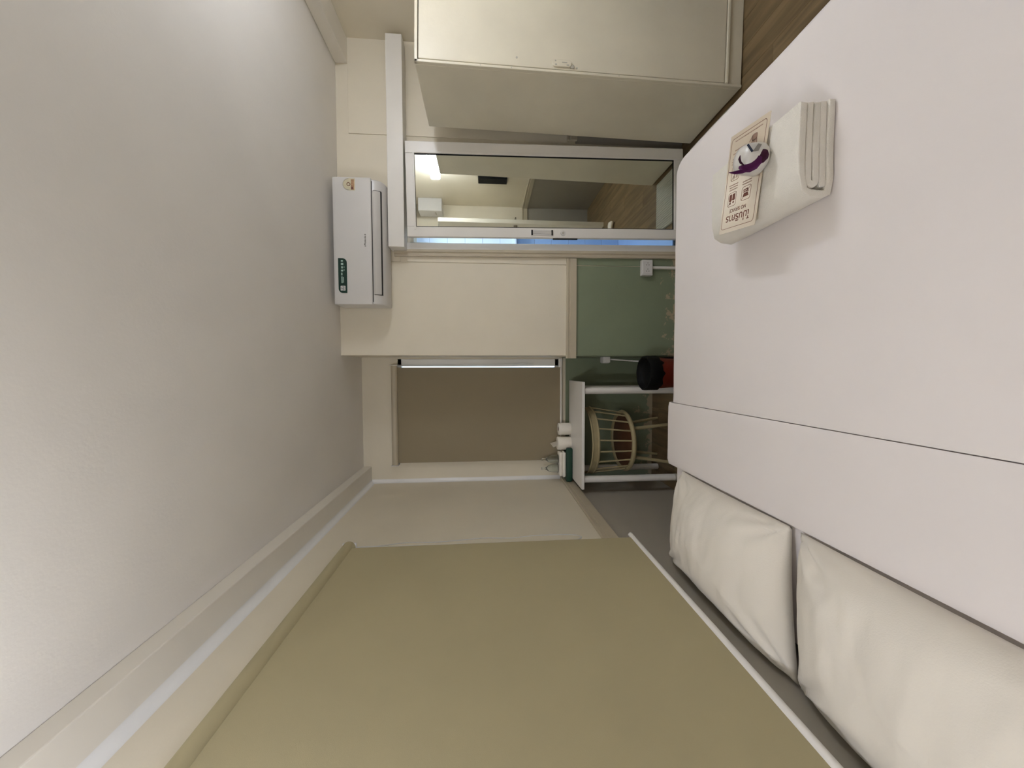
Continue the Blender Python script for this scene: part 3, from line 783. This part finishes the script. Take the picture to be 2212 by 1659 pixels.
def sf(deg, z, R=.0505):        # a point on the cup's side, deg from the camera side towards the bed head
    a = math.radians(deg); return cp(-R*math.sin(a), z, -R*math.cos(a))
petal([sf(18, .042), sf(30, .047), sf(42, .056), sf(52, .068), sf(58, .080, .048), sf(62, .092, .043)], .021, M_purple)
petal([sf(-6, .028), sf(6, .034), sf(18, .039), sf(32, .043), sf(45, .048)], .022, M_petal2)
petal([sf(30, .038, .053), sf(42, .048, .055), sf(54, .064, .057), sf(64, .084, .058), sf(70, .104, .058), sf(74, .122, .056)], .009, M_purple)
petal([sf(50, .082, .049), sf(42, .095, .045), sf(30, .102, .042), sf(16, .101, .040)], .004, M_petal2)
q = BM(); prism(q, rrect(-.001, .027, -.003, .003, .001, 2), 'y', -.0012, .0012)
q.transform(Matrix.Translation(cp(-.002, .066, -.0465)) @ Matrix.Rotation(math.radians(-38), 4, 'Y')); obj('navy_stripe', q, M_navy, cup)
q = BM(); prism(q, [(0, 0), (.026, -.018), (.024, -.030), (.004, -.020)], 'y', -.0008, .0008)
q.transform(Matrix.Translation(cp(-.003, .066, -.0475))); obj('sachet', q, M_logo, cup)

# ------------------------------------------------------------ table, its things, chair and bin
tbl = thing('table', 'small white topped table with white tube legs in the window recess', 'table', (-.535, 3.0, 0))
q = BM(); box(q, (-.965, 2.785, .790), (-.100, 3.225, .813), .003, 2); obj('tabletop', q, M_white, tbl)
for x in (-.895, -.172):
    for y in (2.83, 3.16):
        q = BM(); tube(q, [(x, y, 0), (x, y, .79)], .027, 20); lg = obj('leg', q, M_white, tbl, smooth=50)
        if y > 3: continue
        q = BM(); tube(q, [(x, y, 0), (x, y, .02)], .029, 20); obj('foot_cap', q, M_greyp, lg, smooth=50)

def roll(name, x, y, r, h, label, flap=False):
    t = thing(name, label, 'toilet paper', (x, y, .813), 'toilet paper rolls on the table')
    q = BM(); n_ = 40
    prof = [(.020, 0), (r-.003, 0), (r, .003), (r, h-.003), (r-.003, h), (.020, h), (.020, 0)]
    lathe(q, prof, (x, y, .813), n_, False); obj('paper', q, M_paper, t, smooth=50)
    q = BM(); lathe(q, [(.0185, .004), (.0195, .004), (.0195, h-.001), (.0185, h-.001), (.0185, .004)], (x, y, .813), 24, False); obj('cardboard_core', q, M_seat, t, smooth=50)
    if flap:
        q = BM(); rows = []
        for i in range(9):
            s = i/8; z = .813+h-.012+.075*s
            yy = y-.016+.028*s*s; xx0, xx1 = x+.030-.030*s, x-.012-.028*s
            rows.append([q.verts.new((xx0+(xx1-xx0)*k/5, yy+.010*math.sin(k/5*PI), z - .030*s*(k/5))) for k in range(6)])
        for a, b_ in zip(rows, rows[1:]):
            for k in range(5): q.faces.new((a[k], a[k+1], b_[k+1], b_[k]))
        bmesh.ops.solidify(q, geom=list(q.faces), thickness=.0008)
        obj('loose_sheet', q, M_paper, t, smooth=60)
    return t
roll('toilet_roll', -.537, 3.172, .0535, .112, 'smaller toilet paper roll standing at the right on the table')
roll('toilet_roll', -.666, 3.168, .0585, .122, 'wider toilet paper roll on the table with a loose sheet sticking up', True)
tr = thing('tray', 'dark green rounded tray at the left end of the table', 'tray', (-.84, 3.155, .813))
q = BM(); prism(q, [(-.985, 3.075), (-.710, 3.075), (-.695, 3.085), (-.695, 3.105), (-.733, 3.125), (-.740, 3.215), (-.985, 3.215), (-.995, 3.205), (-.995, 3.085)], 'z', .8135, .868, .010); obj('tray_body', q, M_green, tr, smooth=40)
nap = BM(); box(nap, (-.955, 3.098, .868), (-.735, 3.212, .897), .012, 4); box(nap, (-.952, 3.102, .896), (-.738, 3.208, .926), .013, 4)
for v in nap.verts: v.co.x += .006*noise.noise((v.co.x*20, v.co.y*20, v.co.z*30)); v.co.z += .003*noise.noise((v.co.x*30, v.co.y*30, 2)) if v.co.z > .89 else 0
tag(obj('folded_napkins', nap, M_paper, smooth=60), 'pile of folded white napkins on the dark green tray', 'napkins')
def glass(x, y, z, label):
    t = thing('drinking_glass', label, 'glass', (x, y, z), 'upturned glasses on the tray')
    q = BM()
    prof = [(.036, 0), (.0375, .002), (.0365, .03), (.034, .06), (.026, .085), (.014, .100), (.009, .112), (.008, .128), (.012, .136), (.013, .142), (.002, .143)]
    inn = [(.002, .098), (.012, .094), (.023, .081), (.0315, .058), (.034, .03), (.0345, 0.0)]
    lathe(q, prof, (x, y, z), 28, False); 
    lathe(q, inn+[(.036, 0)], (x, y, z), 28, False)
    bmesh.ops.remove_doubles(q, verts=q.verts, dist=.0002)
    bmesh.ops.holes_fill(q, edges=[e for e in q.edges if e.is_boundary], sides=40)
    obj('bowl', q, M_glass, t, smooth=60)
    q = BM(); lathe(q, [(.0105, .1415), (.0105, .146), (.002, .1465)], (x, y, z), 16); obj('foot_cap', q, M_greyp, t, smooth=40)
    return t
g0 = glass(-.805, 3.15, .934, 'upturned clear glass on the napkins beside the toilet rolls')
dup(g0, (-.888, 3.15, .934), 'upturned clear glass on the napkins close to the left wall')
for i, (x, lab) in enumerate(((-.805, 'clear glass saucer under the upturned glass beside the toilet rolls'), (-.888, 'clear glass saucer under the upturned glass close to the left wall'))):
    q = BM(); lathe(q, [(.018, 0), (.036, .003), (.0405, .0055), (.0405, .0065), (.034, .0062), (.002, .0062)], (x, 3.15, .9275), 28)
    tag(obj('saucer', q, M_glass, smooth=60), lab, 'saucer', 'glass saucers on the tray')

ch = thing('chair', 'cream cane tub chair with spindle back pushed under the white table', 'chair', (-.615, 3.005, 0))
ccx, ccy = -.615, 3.005
def ring(r, z, a0, a1, n_, cy=ccy, lean=0): return [(ccx+r*math.cos(math.radians(a0+(a1-a0)*k/n_)), cy+r*math.sin(math.radians(a0+(a1-a0)*k/n_)), z) for k in range(n_+1)]
q = BM()
pts = ring(.285, .70, 180, 360, 40, 3.065)
tube(q, [(p[0], p[1], .722) for p in pts], .008, 10); tube(q, [(p[0]*1, p[1], .672) for p in pts], .009, 10)
obj('back_rail_hoop', q, M_cane, ch, smooth=60)
q = BM(); rows = []
for p in pts:
    d = (Vector((p[0]-ccx, p[1]-3.065, 0))).normalized()*.004
    rows.append([q.verts.new((p[0]-d.x, p[1]-d.y, .722)), q.verts.new((p[0]-d.x, p[1]-d.y, .672)), q.verts.new((p[0]+d.x*.5, p[1]+d.y*.5, .672)), q.verts.new((p[0]+d.x*.5, p[1]+d.y*.5, .722))])
for a, b_ in zip(rows, rows[1:]):
    for k in range(4): q.faces.new((a[k], a[(k+1) % 4], b_[(k+1) % 4], b_[k]))
obj('back_rail', q, M_cane, ch, smooth=40)
q = BM(); tube(q, ring(.243, .392, 0, 360, 44)[:-1], .019, 12, closed=True); obj('seat_rim', q, M_cane, ch, smooth=60)
q = BM(); lathe(q, [(.02, .402), (.20, .399), (.232, .392), (.232, .382), (.02, .377)], (ccx, ccy, 0), 40); obj('seat', q, M_seat, ch, smooth=40)
for k in range(10):
    a = math.radians(184+172*k/9)
    q = BM(); tube(q, [(ccx+.241*math.cos(a), ccy+.241*math.sin(a), .40), (ccx+.284*math.cos(a), 3.065+.284*math.sin(a), .68)], .0065, 8); obj('spindle', q, M_cane, ch, smooth=60)
for a in (225, 315, 45, 135):
    a = math.radians(a); q = BM()
    tube(q, [(ccx+.16*math.cos(a), ccy+.16*math.sin(a), .39), (ccx+.235*math.cos(a), ccy+.235*math.sin(a), 0)], [.016, .012], 12); obj('leg', q, M_cane, ch, smooth=60)

bn = thing('waste_bin', 'red waste bin with black liner folded over its rim by the table leg', 'bin', (-.030, 2.60, 0))
bcx, bcy = -.030, 2.60
q = BM(); lathe(q, [(.095, 0), (.098, .006), (.1175, .340), (.105, .350), (.002, .350)], (bcx, bcy, 0), 36); obj('bucket', q, M_red, bn, smooth=40)
q = BM(); prof = [(.1215, .300), (.1275, .305), (.1285, .38), (.125, .398), (.116, .398), (.108, .37), (.100, .356), (.002, .353)]
lathe(q, prof, (bcx, bcy, 0), 36, False)
for v in q.verts:
    a = math.atan2(v.co.y-bcy, v.co.x-bcx); k = .004*math.sin(a*9)+.003*math.sin(a*17+1)
    if v.co.z < .34 and (v.co.xy-Vector((bcx, bcy))).length > .118: v.co.z += 2.5*k
    v.co.x += k*.4*math.cos(a); v.co.y += k*.4*math.sin(a)
obj('liner', q, M_black, bn, smooth=60)

# ------------------------------------------------------------ sockets and cables
def socket(name, lo, hi, label):
    t = thing(name, label, 'socket', (lo[0], hi[1], lo[2]))
    q = BM(); box(q, lo, hi, .004, 2); obj('socket_box', q, M_plastic, t)
    return t
so = socket('power_socket', (.745, 2.785, .247), (.868, D-T, .335), 'white double power socket low on the green wall')
so.location = so.location
q = BM(); box(q, (.757, 2.7815, .252), (.856, 2.786, .330), .002, 1); fc = obj('faceplate', q, M_plastic, so)
for cx in (.783, .831):
    for dx, dz in ((0, .010), (-.009, -.006), (.009, -.006)):
        # the pins lie sideways, one box after the other along the wall
        q = BM(); tube(q, [(cx+dz, 2.7816, .290+dx), (cx+dz, 2.7806, .290+dx)], .0032, 8); obj('pin_hole', q, M_dark, fc)
q = BM(); tube(q, [(.812, 2.806, 0.0), (.812, 2.806, .247)], .012, 14); tag(obj('conduit_pipe', q, M_white, smooth=50), 'short white conduit pipe between power socket and floor', 'pipe')
s2 = socket('power_socket', (.055, 2.90, .545), (XC-T, 2.985, .605), 'small white socket on the shaded recess wall under the window')
q = BM(); box(q, (.051, 2.908, .552), (.056, 2.978, .598), .0015, 1); obj('faceplate', q, M_plastic, s2)
q = BM(); tube(q, [(.085, 2.94, .545), (.075, 2.90, .44), (.062, 2.83, .30), (.055, 2.79, .15), (.06, 2.77, 0.0)], .006, 8)
tag(obj('cable', q, M_plastic, smooth=60), 'thin white cable running down from the small socket', 'cable')

# ------------------------------------------------------------ corridor seen in the mirror
lamp = thing('wall_lamp', 'bright white lamp box high on the right wall seen in the mirror', 'lamp', (XR, 1.18, 2.10))
q = BM(); box(q, (XR-.035, .955, 2.10), (XR, 1.41, 2.225), .004); obj('housing', q, M_lampcase, lamp)
q = BM(); box(q, (XR-.150, .965, 2.108), (XR-.035, 1.40, 2.220), .015, 3); obj('diffuser', q, M_diff, lamp, smooth=40)
blk = thing('electric_panel', 'black flat panel on the right wall seen in the mirror', 'panel', (XR, .75, 1.47))
q = BM(); box(q, (XR-.03, .672, 1.285), (XR, .825, 1.655), .004); obj('panel_box', q, M_black, blk)
q = BM(); box(q, (XR-.034, .682, 1.295), (XR-.03, .815, 1.645), .001, 1); obj('panel_cover', q, M_black, blk)
eb = thing('meter_box', 'pale box high in the corridor corner seen in the mirror', 'box', (2.3, .25, 2.17))
q = BM(); box(q, (2.27, YE, 2.185), (XR, .175, 2.52), .006); obj('box_body', q, M_plastic, eb)
q = BM(); box(q, (2.264, .05, 2.27), (2.271, .12, 2.29), .002, 1); obj('slot', q, M_greyp, eb)
ed = thing('entrance_door', 'white entrance door standing open seen edge on in the mirror', 'door', (1.89, YE, 0))
q = BM(); box(q, (1.888, YE+.005, .008), (1.940, .756, 2.17), .003); obj('door_leaf', q, M_door, ed)
for sx in (-1, 1):
    x = 1.914+sx*.0265
    q = BM(); tube(q, [(x, .69, 1.17), (x+sx*.012, .69, 1.17)], .026, 18); obj('rose', q, M_metal, ed, smooth=40)
    q = BM(); tube(q, [(x+sx*.01, .69, 1.17), (x+sx*.05, .69, 1.17), (x+sx*.055, .65, 1.17), (x+sx*.055, .57, 1.17)], .009, 12); obj('lever', q, M_metal, ed, smooth=60)
q = BM(); tube(q, [(1.9, YE+.012, 2.36), (1.98, YE+.02, 2.30), (2.05, YE+.02, 2.26), (2.20, YE+.03, 2.25), (2.25, .02, 2.25)], .007, 8)
tag(obj('cable', q, M_greyp, smooth=60), 'grey cable looping from the pale corridor box in the mirror', 'cable')

bm_ = BM(); 
for k in range(22): box(bm_, (1.235+.02*k, 2.235, .004), (1.235+.02*k+.0175, 2.69, .016), .004, 2)
mt = thing('bath_mat', 'grey white ribbed bath mat on the floor seen in the mirror', 'mat', (1.44, 2.5, 0))
obj('rib', bm_, M_mat, mt, smooth=50)['kind'] = 'stuff'
bm_ = BM(); box(bm_, (1.230, 2.230, 0.0), (1.678, 2.695, .008), .003); obj('mat_base', bm_, M_mat, mt)
q = BM(); bmesh.ops.create_icosphere(q, subdivisions=3, radius=.05)
for v in q.verts:
    k = 1+.35*noise.noise(v.co*28); v.co = Vector((1.77+v.co.x*k*1.1, 1.08+v.co.y*k, .030+v.co.z*k*.6))
    v.co.z = max(v.co.z, .001)
tag(obj('crumpled_cloth', q, M_paper, smooth=60), 'small crumpled white cloth on the corridor floor seen in the mirror', 'cloth')
